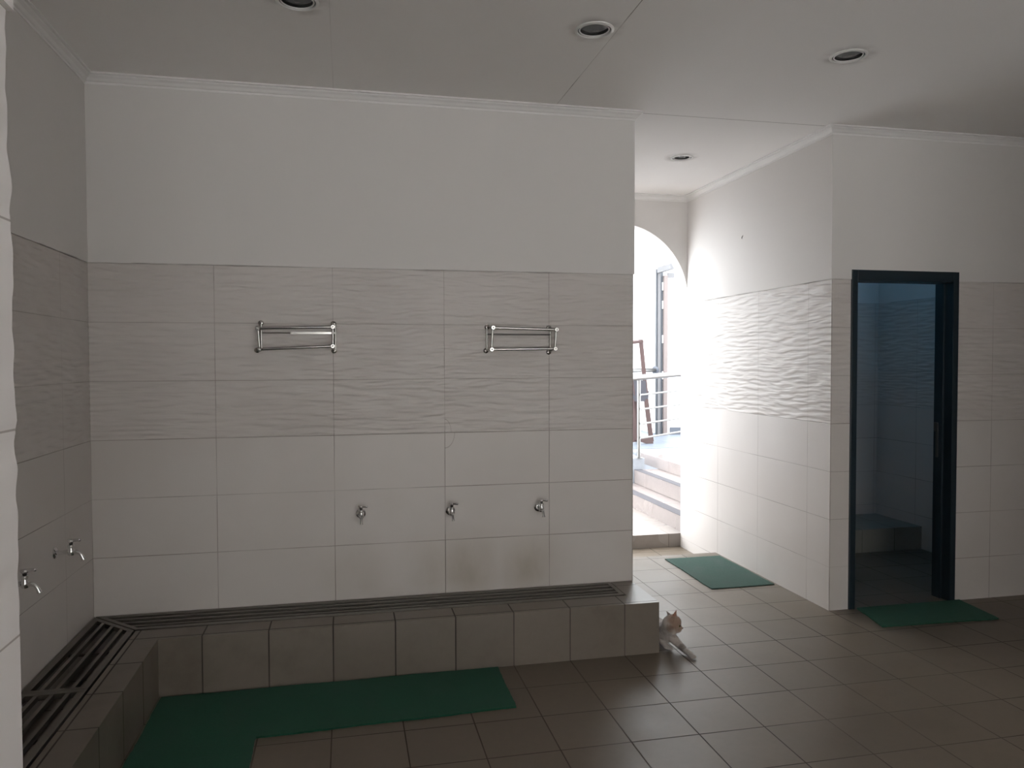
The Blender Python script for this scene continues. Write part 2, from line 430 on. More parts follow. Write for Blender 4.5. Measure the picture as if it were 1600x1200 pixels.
# cornices: stepped crown strip
CP = [(0, 0), (0.004, 0), (0.004, 0.010), (0.012, 0.014), (0.020, 0.026), (0.032, 0.034), (0.034, 0.040), (0.045, 0.042), (0.045, 0.05), (0, 0.05)]
CZ = ZC - 0.05
def cornice(name, a, b, nrm, ma=0.0, mb=0.0):
    """strip from a to b along the wall, nrm points into the room; ma/mb mitre the ends (+1 outward corner, -1 inward)"""
    a = Vector(a); b = Vector(b); d = (b - a).normalized(); nrm = Vector(nrm)
    bm = bmesh.new()
    A = [bm.verts.new(a + nrm * u - d * u * ma + Vector((0, 0, CZ + v))) for u, v in CP]
    B = [bm.verts.new(b + nrm * u + d * u * mb + Vector((0, 0, CZ + v))) for u, v in CP]
    k = len(CP); bm.faces.new(A); bm.faces.new(B[::-1])
    for i in range(k): bm.faces.new((A[i], B[i], B[(i + 1) % k], A[(i + 1) % k]))
    struct(name, bm, M_trim)
q = PR
cornice('trim_1', (q, -q, 0), (X1 + q, -q, 0), (0, -1, 0), -1, 1)
cornice('trim_2', (q, -2.99, 0), (q, -q, 0), (1, 0, 0), 0, -1)
cornice('trim_3', (X1 + q, -q, 0), (X1 + q, 2.04, 0), (1, 0, 0), 1, -1)
cornice('trim_4', (X2 - q, -q, 0), (X2 - q, 2.04, 0), (-1, 0, 0), 1, -1)
cornice('trim_5', (X1 + q, 2.04, 0), (X2 - q, 2.04, 0), (0, -1, 0), -1, -1)
cornice('trim_6', (X2 - q, -q, 0), (XR, -q, 0), (0, -1, 0), 1, 0)

# partition at the left edge of the view, relief tiles modelled for real
n_ = NT('partition_tiling', 0.35, 0.4)
al = n_.math('ADD', n_.X, n_.Y)
jz = n_.math('MULTIPLY', n_.joint(n_.Z, 0.3, 0.275, 0.003), n_.notalong(2))
c = n_.mix(jz, (0.80, 0.77, 0.76), (0.42, 0.38, 0.36))
n_.color(c)
bm = bmesh.new()
PX, PY, PYE = 0.797, -2.99, -4.6
def relief(s, z):
    w = noise.noise(Vector((s * 2.2, 3.0, z * 2.0))) * 0.03
    v = noise.noise(Vector((s * 4.0, 0.0, (z + w) * 19.0))) + 0.35 * noise.noise(Vector((s * 9.0, 5.0, (z + w) * 34.0)))
    return max(-1, min(1, v * 1.6))
zs = [-0.05, ZTX] + [ZTX + 0.006 * i for i in range(1, 150)] + [ZT]
ys = [PYE + (PY - PYE) * i / 90 for i in range(91)]
xs = [PX * i / 40 for i in range(41)]
path = [(PX, y, (1, 0)) for y in ys[:-1]] + [(PX, PY, (0.7, 0.7))] + [(x, PY, (0, 1)) for x in reversed(xs[:-1])]
grid = []
for i, (x, y, nn) in enumerate(path):
    col = []
    for z in zs:
        a = 0.0
        if z > ZTX + 0.001 and z < ZT - 0.001:
            k = ((z - 0.275) % 0.3)
            e = min(1, k / 0.012, (0.3 - k) / 0.012)
            a = 0.0035 * relief(x + y, z) * e
        col.append(bm.verts.new((x + nn[0] * a, y + nn[1] * a, z)))
    grid.append(col)
for A, B in zip(grid, grid[1:]):
    for k in range(len(zs) - 1): bm.faces.new((A[k], B[k], B[k + 1], A[k + 1]))
box(bm, 0.0, PX - 0.012, PYE, PY - 0.012, -0.05, ZT)
box(bm, 0.0, PX + 0.007, PYE, PY + 0.007, ZT, ZC + 0.005)
struct('wall_partition', bm, n_.m, smooth=True)

# ------------------------------------------------------------------ wash bench with drain channel
bm = bmesh.new()
CH = 0.262        # channel width from the walls
LX = 0.395        # left leg outer face
def slab(x0, x1, y0, y1, z0=0.0, z1=BH): box(bm, x0, x1, y0, y1, z0, z1)
slab(CH, BX, BF, -CH)                       # back lip
slab(2.772, BX, -CH, 0.0)                   # right end block
slab(CH, LX, -2.985, BF)                    # left lip
slab(0, 2.772, -CH, 0.0, 0, 0.10)           # channel bottoms
slab(0, CH, -2.985, -CH, 0, 0.10)
struct('trim_wash_bench', bm, M_bench)

def grate_bars(bm, L, ang_a, ang_b, w=0.255):
    """lengthwise bars in local frame: u along, v across from the wall (0) to the lip (w); ang = how far each end shifts per v"""
    z0, z1 = -0.022, 0.0
    bars = [(0.006, 0.036)] + [(0.006 + 0.057 * i + 0.003, 0.006 + 0.057 * i + 0.019) for i in (1, 2, 3)] + [(w - 0.034, w - 0.004)]
    for v0, v1 in bars:
        poly = [(ang_a * v0, v0), (L + ang_b * v0, v0), (L + ang_b * v1, v1), (ang_a * v1, v1)]
        yield poly, z0, z1

def make_grate(name, label, org, du, dv, L, aa, ab, ribs):
    g = empty(name, (org[0], org[1], BH), label, 'drain grate', 'steel drain grates of the wash bench')
    org = Vector((org[0], org[1], BH + 0.003)); du = Vector(du); dv = Vector(dv)
    mp = lambda u, v, t: org + du * u + dv * v + Vector((0, 0, t))
    w = 0.255
    bmF = bmesh.new(); first = True
    polys = list(grate_bars(None, L, aa, ab))
    for i, (poly, z0, z1) in enumerate(polys):
        if i in (0, len(polys) - 1): prism(bmF, poly, z0, z1, mp)
    for s, a, sg in ((0.0, aa, 1), (L, ab, -1)):
        t = 0.024
        prism(bmF, [(s + a * 0.006, 0.006), (s + a * 0.006 + sg * t * (1 if not a else 1.3), 0.006), (s + a * (w - 0.004) + sg * t * (1 if not a else 1.3), w - 0.004), (s + a * (w - 0.004), w - 0.004)], -0.0215, 0.0005, mp)
    mesh_obj('frame', bmF, M_grate, g)
    for i, (poly, z0, z1) in enumerate(polys[1:-1]):
        b = bmesh.new(); prism(b, poly, z0, z1 - 0.001, mp); mesh_obj('bar', b, M_grate, g)
    for r in ribs:
        b = bmesh.new(); prism(b, [(r, 0.03), (r + 0.012, 0.03), (r + 0.012, w - 0.03), (r, w - 0.03)], -0.034, -0.0225, mp); mesh_obj('cross_rib', b, M_grate, g)
    return g
make_grate('drain_grate', 'long slatted steel drain grate along the foot of the back wall under three taps', (0.006, -0.002), (1, 0, 0), (0, -1, 0), 2.758, 1.0, 0.0, [0.5, 0.95, 1.4, 1.85, 2.3])
make_grate('drain_grate', 'slatted steel drain grate in the left bench, farther one meeting the corner in a mitre', (0.002, -0.010), (0, -1, 0), (1, 0, 0), 0.925, 1.0, 0.0, [0.45])
make_grate('drain_grate', 'slatted steel drain grate in the left bench, nearer one running behind the white tiled partition', (0.002, -0.937), (0, -1, 0), (1, 0, 0), 1.3, 0.0, 0.0, [0.35, 0.75])
make_grate_last = None

# ------------------------------------------------------------------ taps
def make_tap(loc, d, label, side=(1, 0, 0), group='chrome wall taps over the drain', swing=0.0):
    t = empty('water_tap', loc, label, 'tap', group)
    o = Vector(loc); d = Vector(d); side = Vector(side); Z = Vector((0, 0, 1))
    P = lambda a, z, s=0.0: o + d * a + Z * z + side * s
    b = bmesh.new(); lathe(b, o, d, [(0.0, 0.0), (0.026, 0.0), (0.026, 0.003), (0.020, 0.009), (0.013, 0.011), (0.0, 0.011)]); mesh_obj('wall_flange', b, M_chrome, t, True)
    b = bmesh.new(); tube(b, [P(0.008, 0), P(0.03, 0.0), P(0.055, 0.002), P(0.062, 0.003)], [0.0105, 0.0095, 0.0105, 0.012], 16); mesh_obj('pipe', b, M_chrome, t, True)
    b = bmesh.new()
    lathe(b, P(0.067, -0.014), Z, [(0.0, 0), (0.011, 0.0), (0.0155, 0.007), (0.0155, 0.022), (0.011, 0.030), (0.0115, 0.036), (0.014, 0.038), (0.014, 0.046), (0.010, 0.049), (0.0, 0.049)]); mesh_obj('valve_body', b, M_chrome, t, True)
    b = bmesh.new(); lathe(b, P(0.067, 0.035), Z, [(0.0, 0), (0.0075, 0.0), (0.0075, 0.010), (0.0, 0.010)]); mesh_obj('stem', b, M_dark, t, True)
    b = bmesh.new()
    lathe(b, P(0.067, 0.044), Z, [(0.0, 0), (0.012, 0.0), (0.0145, 0.004), (0.012, 0.011), (0.0, 0.013)])
    dd = (d * math.cos(swing) + side * math.sin(swing))
    q0 = P(0.067, 0.052) - dd * 0.014; q1 = P(0.067, 0.053) + dd * 0.034
    tube(b, [q0, q0 + dd * 0.01, q1 - dd * 0.006, q1], [0.0062, 0.0066, 0.007, 0.0068], 14); ball(b, q1, 0.0076, 14)
    mesh_obj('lever_handle', b, M_chrome, t, True)
    b = bmesh.new()
    tube(b, [P(0.070, -0.003), P(0.088, -0.001), P(0.100, -0.005), P(0.109, -0.016), P(0.115, -0.031)], [0.0105, 0.0085, 0.0078, 0.0075, 0.0075], 14)
    lathe(b, P(0.115, -0.030), Vector((d.x * 0.35, d.y * 0.35, -1)), [(0.0, 0), (0.0088, 0), (0.0088, 0.006), (0.0, 0.006)])
    mesh_obj('spout', b, M_chrome, t, True)
    return t
make_tap((1.339, 0, 0.744), (0, -1, 0), 'chrome tap on the back wall, leftmost of the row of three', swing=0.95)
make_tap((1.829, 0, 0.739), (0, -1, 0), 'chrome tap on the back wall, middle of the row of three beside a tile joint', swing=0.85)
make_tap((2.337, 0, 0.737), (0, -1, 0), 'chrome tap on the back wall, rightmost of the three and nearest the corridor', swing=0.8)
make_tap((0, -0.515, 0.731), (1, 0, 0), 'chrome tap on the left side wall, whole one near the corner', side=(0, 1, 0), group='chrome wall taps on the side wall')
make_tap((0, -1.015, 0.731), (1, 0, 0), 'chrome tap on the left side wall, half hidden behind the white tiled partition', side=(0, 1, 0), group='chrome wall taps on the side wall')

# ------------------------------------------------------------------ tubular racks
M_dullsteel = plain('dull_grey_steel', (0.16, 0.15, 0.14), 0.45, metal=0.8)
def make_rack(label, fl, fr, sh, midz, flat=False):
    """fl = wall flange points TL TR BL BR (x,z), fr = front joints TL TR BL BR (x,z)"""
    cx = sum(p[0] for p in fl) / 4
    t = empty('wall_rack', (cx, 0, sum(p[1] for p in fl) / 4), label, 'wall rack', 'steel tube racks on the back wall')
    FY = -0.07
    F = [Vector((x, FY, z)) for x, z in fr]; Wl = [Vector((x, 0, z)) for x, z in fl]
    for w_, f_ in zip(Wl, F):
        b = bmesh.new(); lathe(b, w_, (0, -1, 0), [(0, 0), (0.0145, 0), (0.0145, 0.006), (0.008, 0.010), (0, 0.010)], 16); mesh_obj('wall_flange', b, M_steel, t, True)
        b = bmesh.new(); tube(b, [w_ + Vector((0, -0.006, 0)), f_], 0.0045, 10); mesh_obj('arm', b, M_steel, t, True)
        b = bmesh.new(); ball(b, f_, 0.0125, 14, (1, 1, 1)); lathe(b, f_ + Vector((0, -0.004, 0)), (0, -1, 0), [(0.0, 0.0), (0.0125, 0.0), (0.0135, 0.006), (0.0105, 0.011), (0.006, 0.011), (0.005, 0.007), (0.0, 0.007)], 16); mesh_obj('joint_knob', b, M_steel, t, True)
    for a, c in ((0, 1), (2, 3)):
        b = bmesh.new(); tube(b, [F[a], F[c]], 0.0078, 14); mesh_obj('front_rail', b, M_steel, t, True)
    for a, c in ((0, 2), (1, 3)):
        b = bmesh.new(); tube(b, [F[a], F[c]], 0.0062, 12); mesh_obj('upright', b, M_steel, t, True)
    b = bmesh.new()
    z = midz
    if flat:
        tube(b, [(sh[0], -0.012, z), (sh[0] + 0.15, -0.012, z)], 0.0035, 10)
        vs = box(b, sh[0] + 0.145, sh[1], -0.0125, -0.011, z - 0.0055, z + 0.0055)
        mesh_obj('back_rail', b, M_steel, t)
    else:
        tube(b, [(sh[0], -0.012, z), (sh[1], -0.012, z)], 0.0042, 12); mesh_obj('back_rail', b, M_dullsteel, t, True)
    for x, a in ((sh[0], 0), (sh[1], 1)):
        b = bmesh.new(); tube(b, [Vector((x, -0.011, fl[a][1] - 0.005)), Vector((x, -0.011, fl[a + 2][1] + 0.005))], 0.0045, 10); mesh_obj('back_upright', b, M_steel, t, True)
    return t
make_rack('steel tube towel rack, left one, its back bar catching a bright glint',
          [(0.832, 1.776), (1.203, 1.775), (0.811, 1.634), (1.205, 1.631)], [(0.823, 1.746), (1.201, 1.755), (0.831, 1.637), (1.2, 1.654)], (0.834, 1.213), 1.725, True)
make_rack('steel tube towel rack, right one nearer the corridor, its top bar sagging slightly',
          [(2.041, 1.763), (2.397, 1.762), (2.034, 1.631), (2.397, 1.623)], [(2.061, 1.757), (2.423, 1.748), (2.053, 1.637), (2.416, 1.641)], (2.038, 2.405), 1.722)

# ------------------------------------------------------------------ downlights
M_white = plain('white_enamel', (0.78, 0.77, 0.75), 0.35)
M_cup = NT('dulled_reflector', 0.3, 0.5, 0.9); M_cup.color((0.23, 0.24, 0.245)); M_cup = M_cup.m
M_glassd = plain('dusty_frosted_glass', (0.075, 0.08, 0.082), 0.22)
LL = ['recessed ceiling downlight at the top edge above the left towel rack', 'recessed ceiling downlight with dirty rim beside the cracked ceiling seam',
      'recessed ceiling downlight in front of the wall with the dark door', 'recessed ceiling downlight inside the corridor before the arch']
for (lx, ly, lr), lab in zip(LIGHTS, LL):
    t = empty('ceiling_downlight', (lx, ly, ZC), lab, 'ceiling light', 'recessed downlights')
    b = bmesh.new(); lathe(b, (lx, ly, ZC), (0, 0, -1), [(lr - 0.0005, 0.0), (lr + 0.013, 0.0), (lr + 0.012, 0.004), (lr + 0.005, 0.006), (lr + 0.001, 0.006), (lr - 0.0005, 0.002), (lr - 0.0005, 0.0)], 48); mesh_obj('outer_ring', b, M_white, t, True)
    b = bmesh.new(); tube(b, [(lx + (lr - 0.009) * math.cos(2 * math.pi * k / 40), ly + (lr - 0.009) * math.sin(2 * math.pi * k / 40), ZC - 0.001) for k in range(41)], 0.0032, 8, False); mesh_obj('inner_ring', b, M_white, t, 'all')
    b = bmesh.new(); lathe(b, (lx, ly, ZC), (0, 0, 1), [(lr - 0.001, 0.0), (lr - 0.003, 0.014), (lr - 0.012, 0.05), (0.02, 0.085), (0.0, 0.085)], 40); mesh_obj('reflector', b, M_cup, t, 'all')
    b = bmesh.new(); lathe(b, (lx, ly, ZC + 0.002), (0, 0, 1), [(lr - 0.007, 0.003), (lr - 0.007, 0.0), (lr * 0.55, 0.005), (lr * 0.3, 0.001), (0.0, 0.0)], 40); mesh_obj('glass_cover', b, M_glassd, t, 'all')

# ------------------------------------------------------------------ green mats
def make_mat(poly, label, th=0.009, seed=1, cat='mat', mt=None):
    rnd = random.Random(seed)
    pts = []
    k = len(poly)
    for i in range(k):
        a = Vector(poly[i]); b = Vector(poly[(i + 1) % k]); L = (b - a).length; m = max(2, int(L / 0.02))
        nr = Vector((b.y - a.y, a.x - b.x)).normalized()
        for j in range(m):
            f = j / m
            off = (rnd.uniform(-1, 1) * 0.0018 + 0.002 * math.sin(j * 0.21 + i)) * (0 if j == 0 else 1)
            pts.append(a.lerp(b, f) + nr * off)
    bm = bmesh.new()
    prism(bm, [(p.x, p.y) for p in pts], 0.001, th, lambda u, v, t: (u, v, t))
    o = mesh_obj('floor_mat', bm, mt or M_mat); tag(o, label, cat)
    return o
make_mat([(2.013, -0.425), (2.006, -0.885), (0.885, -0.922), (0.877, -2.4), (0.408, -2.4), (0.410, -0.430)], 'large L-shaped green carpet mat along the foot of the tiled wash bench', seed=3)
make_mat([(3.718, 1.385), (4.185, 1.378), (4.185, 0.575), (3.706, 0.570)], 'rectangular green mat in the bright corridor against the right wall', th=0.007, seed=5, mt=M_mat_hazy)
make_mat([(4.332, -0.338), (5.112, -0.372), (5.165, -0.012), (4.405, -0.012)], 'green mat on the floor before the dark door frame', seed=8)

# ------------------------------------------------------------------ toilet door: frame and open leaf
t = bpy.data.objects.new('door_1', None); COL.objects.link(t); t.location = (4.74, 0, 0); t['kind'] = 'structure'
FW = 0.042
def part(name, *b, m=M_frame, bev=0.003, parent=None):
    bm = bmesh.new(); box(bm, *b, bev); return mesh_obj(name, bm, m, parent or t)
part('jamb', DX0, DX0 + FW, -0.012, 0.13, 0.0, DZ)
part('jamb', DX1 - FW, DX1, -0.012, 0.13, 0.0, DZ)
part('head', DX0 + FW, DX1 - FW, -0.012, 0.13, DZ - 0.066, DZ)
part('stop', DX1 - FW - 0.014, DX1 - FW, 0.055, 0.13, 0.0, DZ - 0.066)
leaf = part('door_leaf', DX0 + FW + 0.004, DX0 + FW + 0.040, 0.135, 0.82, 0.03, DZ - 0.07)
part('strike_plate', DX1 - FW - 0.018, DX1 - FW - 0.0142, 0.086, 0.106, 0.93, 1.12, m=M_dullsteel, bev=0.001)
part('latch_catch', DX1 - FW - 0.026, DX1 - FW - 0.0182, 0.082, 0.112, 1.10, 1.16, m=M_dullsteel, bev=0.002)

# ------------------------------------------------------------------ courtyard, stairs, landing beyond the arch
M_pave = stone_tile_material('courtyard_tiling', (0.29, 0.26, 0.24), (0.11, 0.08, 0.07), ox=0.1, oy=2.175, per=0.4, rough=0.25)
M_stair = stone_tile_material('stair_tiling', (0.27, 0.235, 0.222), (0.09, 0.06, 0.05), ox=4.60, oy=2.88, per=0.9, rough=0.2, w=0.008, dirt=0.25)
M_land = stone_tile_material('landing_tiling', (0.31, 0.335, 0.37), (0.3, 0.3, 0.31), ox=0.2, oy=4.1, per=0.6, rough=0.12, dirt=0.2)
M_landd = stone_tile_material('grey_landing_tiling', (0.13, 0.15, 0.18), (0.1, 0.11, 0.12), ox=0.2, oy=4.9, per=0.6, rough=0.4, dirt=0.2, spec=0.25)
M_nose = plain('grey_nosing_tile', (0.095, 0.092, 0.10), 0.7, spec=0.08)
M_ext = plain('white_exterior_paint', (0.84, 0.84, 0.83), 0.8)
M_extg = plain('dark_grey_baseboard', (0.07, 0.08, 0.10), 0.5)

bm = bmesh.new(); box(bm, -8, 16, YB - 20, YB - 0.2, -0.35, -0.02); struct('floor_added_rear_yard', bm, plain('pale_bounce_ground', (0.57, 0.565, 0.56), 0.8))  # unseen yard, added to bounce sunlight up to the ceiling
bm = bmesh.new(); box(bm, -1, XR + 0.6, YB - 2.2, YB - 0.25, 3.16, 3.26); struct('ceiling_added_overhang', bm, M_paint)  # unseen overhang, added to cut sky light on the back wall
bm = bmesh.new(); box(bm, -8, 16, YB - 10.2, YB - 10, -0.3, 6.0); struct('wall_added_sky_block', bm, plain('dark_sky_block', (0.19, 0.19, 0.185), 0.9))  # unseen wall, added and kept dark to block the low sky
bm = bmesh.new(); box(bm, 4.5, XR, -3.2, -3.05, -0.05, ZC + 0.005); struct('wall_added_right_block', bm, M_left)  # unseen partition, added to shade the right end of the room
bm = bmesh.new(); box(bm, -1.0, 4.24, 2.175, 4.1, -0.35, 0.01); struct('floor_courtyard', bm, M_pave)
n = NT('threshold_riser', 0.3); 
LZ = 0.44
st = empty('entrance_steps', (4.9, 3.2, 0.0), 'pale tiled steps with dark nosing strips climbing beyond the arch', 'steps')
def spart(name, *b, m=M_stair, bev=0.002):
    bm = bmesh.new(); box(bm, *b, bev); return mesh_obj(name, bm, m, st)
spart('lower_step', 4.240, 9.0, 2.18, 4.1, 0.0, 0.155)
spart('middle_step', 4.525, 9.0, 2.18, 4.1, 0.157, 0.31)
spart('top_step', 4.815, 9.0, 2.18, 4.7, 0.312, LZ)
spart('nosing_strip', 4.236, 4.340, 2.18, 4.098, 0.1555, 0.1585, m=M_nose, bev=0)
spart('nosing_strip', 4.521, 4.612, 2.18, 4.098, 0.3105, 0.3135, m=M_nose, bev=0)
bm = bmesh.new()
box(bm, -1.0, 4.65, 4.102, 9.0, -0.3, LZ); box(bm, 4.65, 4.815, 4.702, 9.0, -0.3, LZ); box(bm, 4.815, 9.0, 4.702, 9.0, -0.3, LZ)
for f in list(bm.faces): pass
struct('floor_landing', bm, M_land)
bm = bmesh.new(); box(bm, -1.0, 9.0, 5.0, 9.0, LZ, LZ + 0.004); struct('floor_veranda', bm, M_landd)
bm = bmesh.new()
box(bm, 4.349, 9.2, 2.176, 2.18, 3.0, 4.6); box(bm, 2.0, 4.349, 2.176, 2.18, 3.11, 4.6)
struct('wall_facade', bm, M_ext)
bm = bmesh.new(); box(bm, -1.0, 9.2, 7.8, 8.0, 0, 13); struct('wall_veranda_far', bm, M_ext)  # extra height added above the view to keep the sun out
bm = bmesh.new(); box(bm, 5.95, 6.1, 6.95, 7.8, 0, 5.0); box(bm, 6.06, 9.2, 6.66, 6.8, 0, 5.0); struct('wall_veranda_right', bm, M_ext)
bm = bmesh.new(); box(bm, 6.10, 9.2, 6.645, 6.66, LZ + 0.004, LZ + 0.115); struct('baseboard_veranda', bm, M_extg)
# light switch on that wall
sw = empty('light_switch', (6.19, 6.66, 1.93), 'pale light switch on the white outer wall right of the grey door frame', 'light switch')
bm = bmesh.new(); box(bm, 6.155, 6.235, 6.650, 6.66, 1.885, 1.965, 0.003); mesh_obj('plate', bm, plain('switch_plastic', (0.62, 0.60, 0.58), 0.4), sw)
bm = bmesh.new(); box(bm, 6.18, 6.21, 6.645, 6.650, 1.905, 1.945, 0.001); mesh_obj('rocker', bm, plain('switch_rocker', (0.5, 0.49, 0.48), 0.4), sw)

# outer door
M_gdoor = plain('blue_grey_door_frame_paint', (0.045, 0.052, 0.062), 0.5)
M_gdoor2 = plain('grey_door_frame_paint', (0.11, 0.11, 0.115), 0.5)
M_bdoor = plain('taupe_door_leaf', (0.15, 0.122, 0.115), 0.5)
t2 = bpy.data.objects.new('door_2', None); COL.objects.link(t2); t2.location = (5.93, 6.7, LZ); t2['kind'] = 'structure'
part('jamb', 5.888, 5.905, 6.68, 6.72, LZ + 0.004, 2.96, m=M_gdoor, parent=t2, bev=0.001)
part('jamb_face', 5.905, 5.945, 6.66, 6.72, LZ + 0.004, 2.95, m=M_gdoor2, parent=t2, bev=0.001)
part('hinge_stile', 5.945, 5.985, 6.66, 6.72, LZ + 0.004, 2.93, m=M_gdoor, parent=t2, bev=0.001)
part('head', 5.888, 5.945, 6.16, 6.66, 2.90, 2.985, m=M_gdoor2, parent=t2, bev=0.001)
lf = part('door_leaf', 5.985, 6.045, 6.62, 6.66, LZ + 0.012, 2.86, m=M_bdoor, parent=t2, bev=0.001)
part('leaf_top_rail', 6.045, 6.15, 6.62, 6.645, 2.83, 2.90, m=M_gdoor2, parent=t2, bev=0.001)
for z in (2.70, 2.42, 1.9, 1.35):
    part('hinge', 5.968, 5.984, 6.640, 6.658, z - 0.06, z + 0.06, m=M_white, parent=t2, bev=0.002)

# railing
rl = empty('stair_railing', (4.58, 4.1, LZ), 'stainless steel railing with four thin rails beside the steps outside', 'railing')
a0 = Vector((4.50, 4.03, 0)); a1 = Vector((5.75, 4.62, 0)); dr = (a1 - a0)
b = bmesh.new(); tube(b, [Vector((4.586, 4.12, LZ + 0.002)), Vector((4.586, 4.12, 1.36))], 0.021, 16); lathe(b, (4.586, 4.12, LZ + 0.001), (0, 0, 1), [(0, 0), (0.04, 0), (0.04, 0.004), (0.022, 0.012), (0, 0.012)]); mesh_obj('post', b, M_rail, rl, True)
b = bmesh.new(); tube(b, [(5.70, 4.597, LZ + 0.003), (5.70, 4.597, 1.42)], 0.021, 16); mesh_obj('post', b, M_rail, rl, True)
b = bmesh.new(); tube(b, [a0 + Vector((-0.05, 0, 1.372)), a0 + dr + Vector((0, 0, 1.44))], 0.033, 18); mesh_obj('handrail', b, M_rail, rl, True)
for z in (1.178, 1.010, 0.842, 0.676):
    p0 = a0.lerp(a1, 0.07); b = bmesh.new(); tube(b, [p0 + Vector((0, 0, z)), a1 + Vector((0, 0, z + 0.065))], 0.0115, 12); mesh_obj('rail', b, M_rail, rl, True)

# second handrail fixed to the wall by the door
hr = empty('wall_handrail', (5.86, 6.66, 1.43), 'short steel handrail fixed by a round flange left of the grey outer door', 'handrail')
b = bmesh.new(); tube(b, [(5.872, 6.70, 1.428), (4.3, 5.2, 1.44)], 0.030, 16); mesh_obj('handrail', b, M_rail, hr, True)
b = bmesh.new(); lathe(b, (5.884, 6.706, 1.428), (-1, -0.8, 0), [(0, 0), (0.062, 0), (0.062, 0.012), (0.034, 0.02), (0, 0.02)]); mesh_obj('wall_flange', b, M_extg, hr, True)
b = bmesh.new(); tube(b, [(4.5, 5.39, LZ + 0.008), (4.5, 5.39, 1.44)], 0.021, 14); mesh_obj('post', b, M_rail, hr, True)

# tall wooden chair
M_wood = plain('dark_brown_wood', (0.062, 0.036, 0.034), 0.55, scale=12)
M_seat = plain('dark_seat_cushion', (0.03, 0.03, 0.04), 0.6)
ch = empty('high_chair', (5.24, 5.62, LZ), 'tall dark brown wooden chair with open back, behind the railing', 'chair')
def bar(name, p, q, w, d, m=M_wood):
    p = Vector(p); q = Vector(q); bm = bmesh.new(); dd = (q - p).normalized(); x = Vector((0.95, -0.3, 0)); x = (x - dd * x.dot(dd)).normalized(); y = dd.cross(x)
    A = []
    for c_ in (p, q):
        A.append([bm.verts.new(c_ + x * sx_ * w / 2 + y * sy_ * d / 2) for sx_, sy_ in ((-1, -1), (1, -1), (1, 1), (-1, 1))])
    bm.faces.new(A[0]); bm.faces.new(A[1][::-1])
    for i in range(4): bm.faces.new((A[0][i], A[1][i], A[1][(i + 1) % 4], A[0][(i + 1) % 4]))
    return mesh_obj(name, bm, m, ch)
CY = 5.56
bar('back_upright', (5.185, CY, 1.86), (5.265, CY, 1.10), 0.056, 0.035)
bar('back_upright', (4.985, CY, 1.83), (5.075, CY, 1.10), 0.056, 0.035)
bar('top_rail', (4.96, CY, 1.815), (5.212, CY, 1.838), 0.06, 0.035).data
bm = bmesh.new(); prism(bm, [(5.05, 1.32), (5.262, 1.30), (5.272, 1.165), (5.298, 1.160), (5.285, 1.02), (5.06, 1.02)], CY - 0.02, CY + 0.38, lambda u, v, t: (u, t, v)); mesh_obj('seat', bm, M_seat, ch)
bar('leg', (5.262, CY, 1.05), (5.335, CY - 0.02, LZ + 0.03), 0.062, 0.05)
bar('leg', (5.055, CY, 1.05), (5.108, CY, LZ + 0.03), 0.062, 0.05)
bar('leg', (5.255, CY + 0.36, 1.05), (5.285, CY + 0.40, LZ + 0.012), 0.05, 0.045)
bar('leg', (5.055, CY + 0.36, 1.05), (5.085, CY + 0.40, LZ + 0.012), 0.05, 0.045)
bm = bmesh.new(); prism(bm, [(5.09, LZ + 0.055), (5.15, LZ + 0.095), (5.335, LZ + 0.085), (5.352, LZ + 0.006), (5.25, LZ + 0.006)], CY - 0.05, CY - 0.01, lambda u, v, t: (u, t, v)); mesh_obj('foot_board', bm, M_wood, ch)

# ------------------------------------------------------------------ cat lying by the bench end
def blob_chain(bm, pts, n=14):
    """closed tapered capsule: pts = [(x,y,z,r), ...]"""
    P = [Vector(p[:3]) for p in pts]; rr = [p[3] for p in pts]
    tube(bm, P, rr, n)
    for p, r in zip(P, rr): ball(bm, p, r, n)
bm = bmesh.new()
# body: rump, belly, ribs, chest
blob_chain(bm, [(2.966, 0.06, 0.060, 0.052), (2.962, -0.03, 0.066, 0.058), (2.960, -0.13, 0.066, 0.056), (2.963, -0.22, 0.070, 0.056), (2.968, -0.295, 0.072, 0.053), (2.980, -0.345, 0.070, 0.043)], 20)
# folded hind leg
blob_chain(bm, [(2.985, 0.03, 0.045, 0.040), (2.998, -0.05, 0.030, 0.026), (2.985, -0.10, 0.018, 0.016)])
# neck
blob_chain(bm, [(2.972, -0.315, 0.085, 0.046), (2.974, -0.355, 0.105, 0.044), (2.978, -0.375, 0.128, 0.042)], 18)
# skull, cheeks, muzzle, chin ; head looks towards +X
HC = Vector((2.981, -0.385, 0.139)); HK = 1.24
hd = Vector((0.92, -0.28, -0.22)).normalized()
hs = Vector((0, 0, 1)).cross(hd).normalized()      # head's left
hu = hd.cross(hs).normalized()
hp = lambda f, s, u: HC + (hd * f + hs * s + hu * u) * HK
ball(bm, hp(0, 0, 0.002), 0.041 * HK, 20, (1.0, 0.95, 0.96))
ball(bm, hp(0.008, 0, 0.012), 0.034 * HK, 16)
for s in (-1, 1):
    ball(bm, hp(0.006, 0.022 * s, -0.014), 0.024 * HK, 14)
    ball(bm, hp(0.036, 0.008 * s, -0.013), 0.0125 * HK, 12)
blob_chain(bm, [tuple(hp(0.012, 0, 0.004)) + (0.024 * HK,), tuple(hp(0.034, 0, -0.002)) + (0.014 * HK,), tuple(hp(0.045, 0, -0.006)) + (0.0085 * HK,)])
ball(bm, hp(0.034, 0, -0.022), 0.010 * HK, 12)
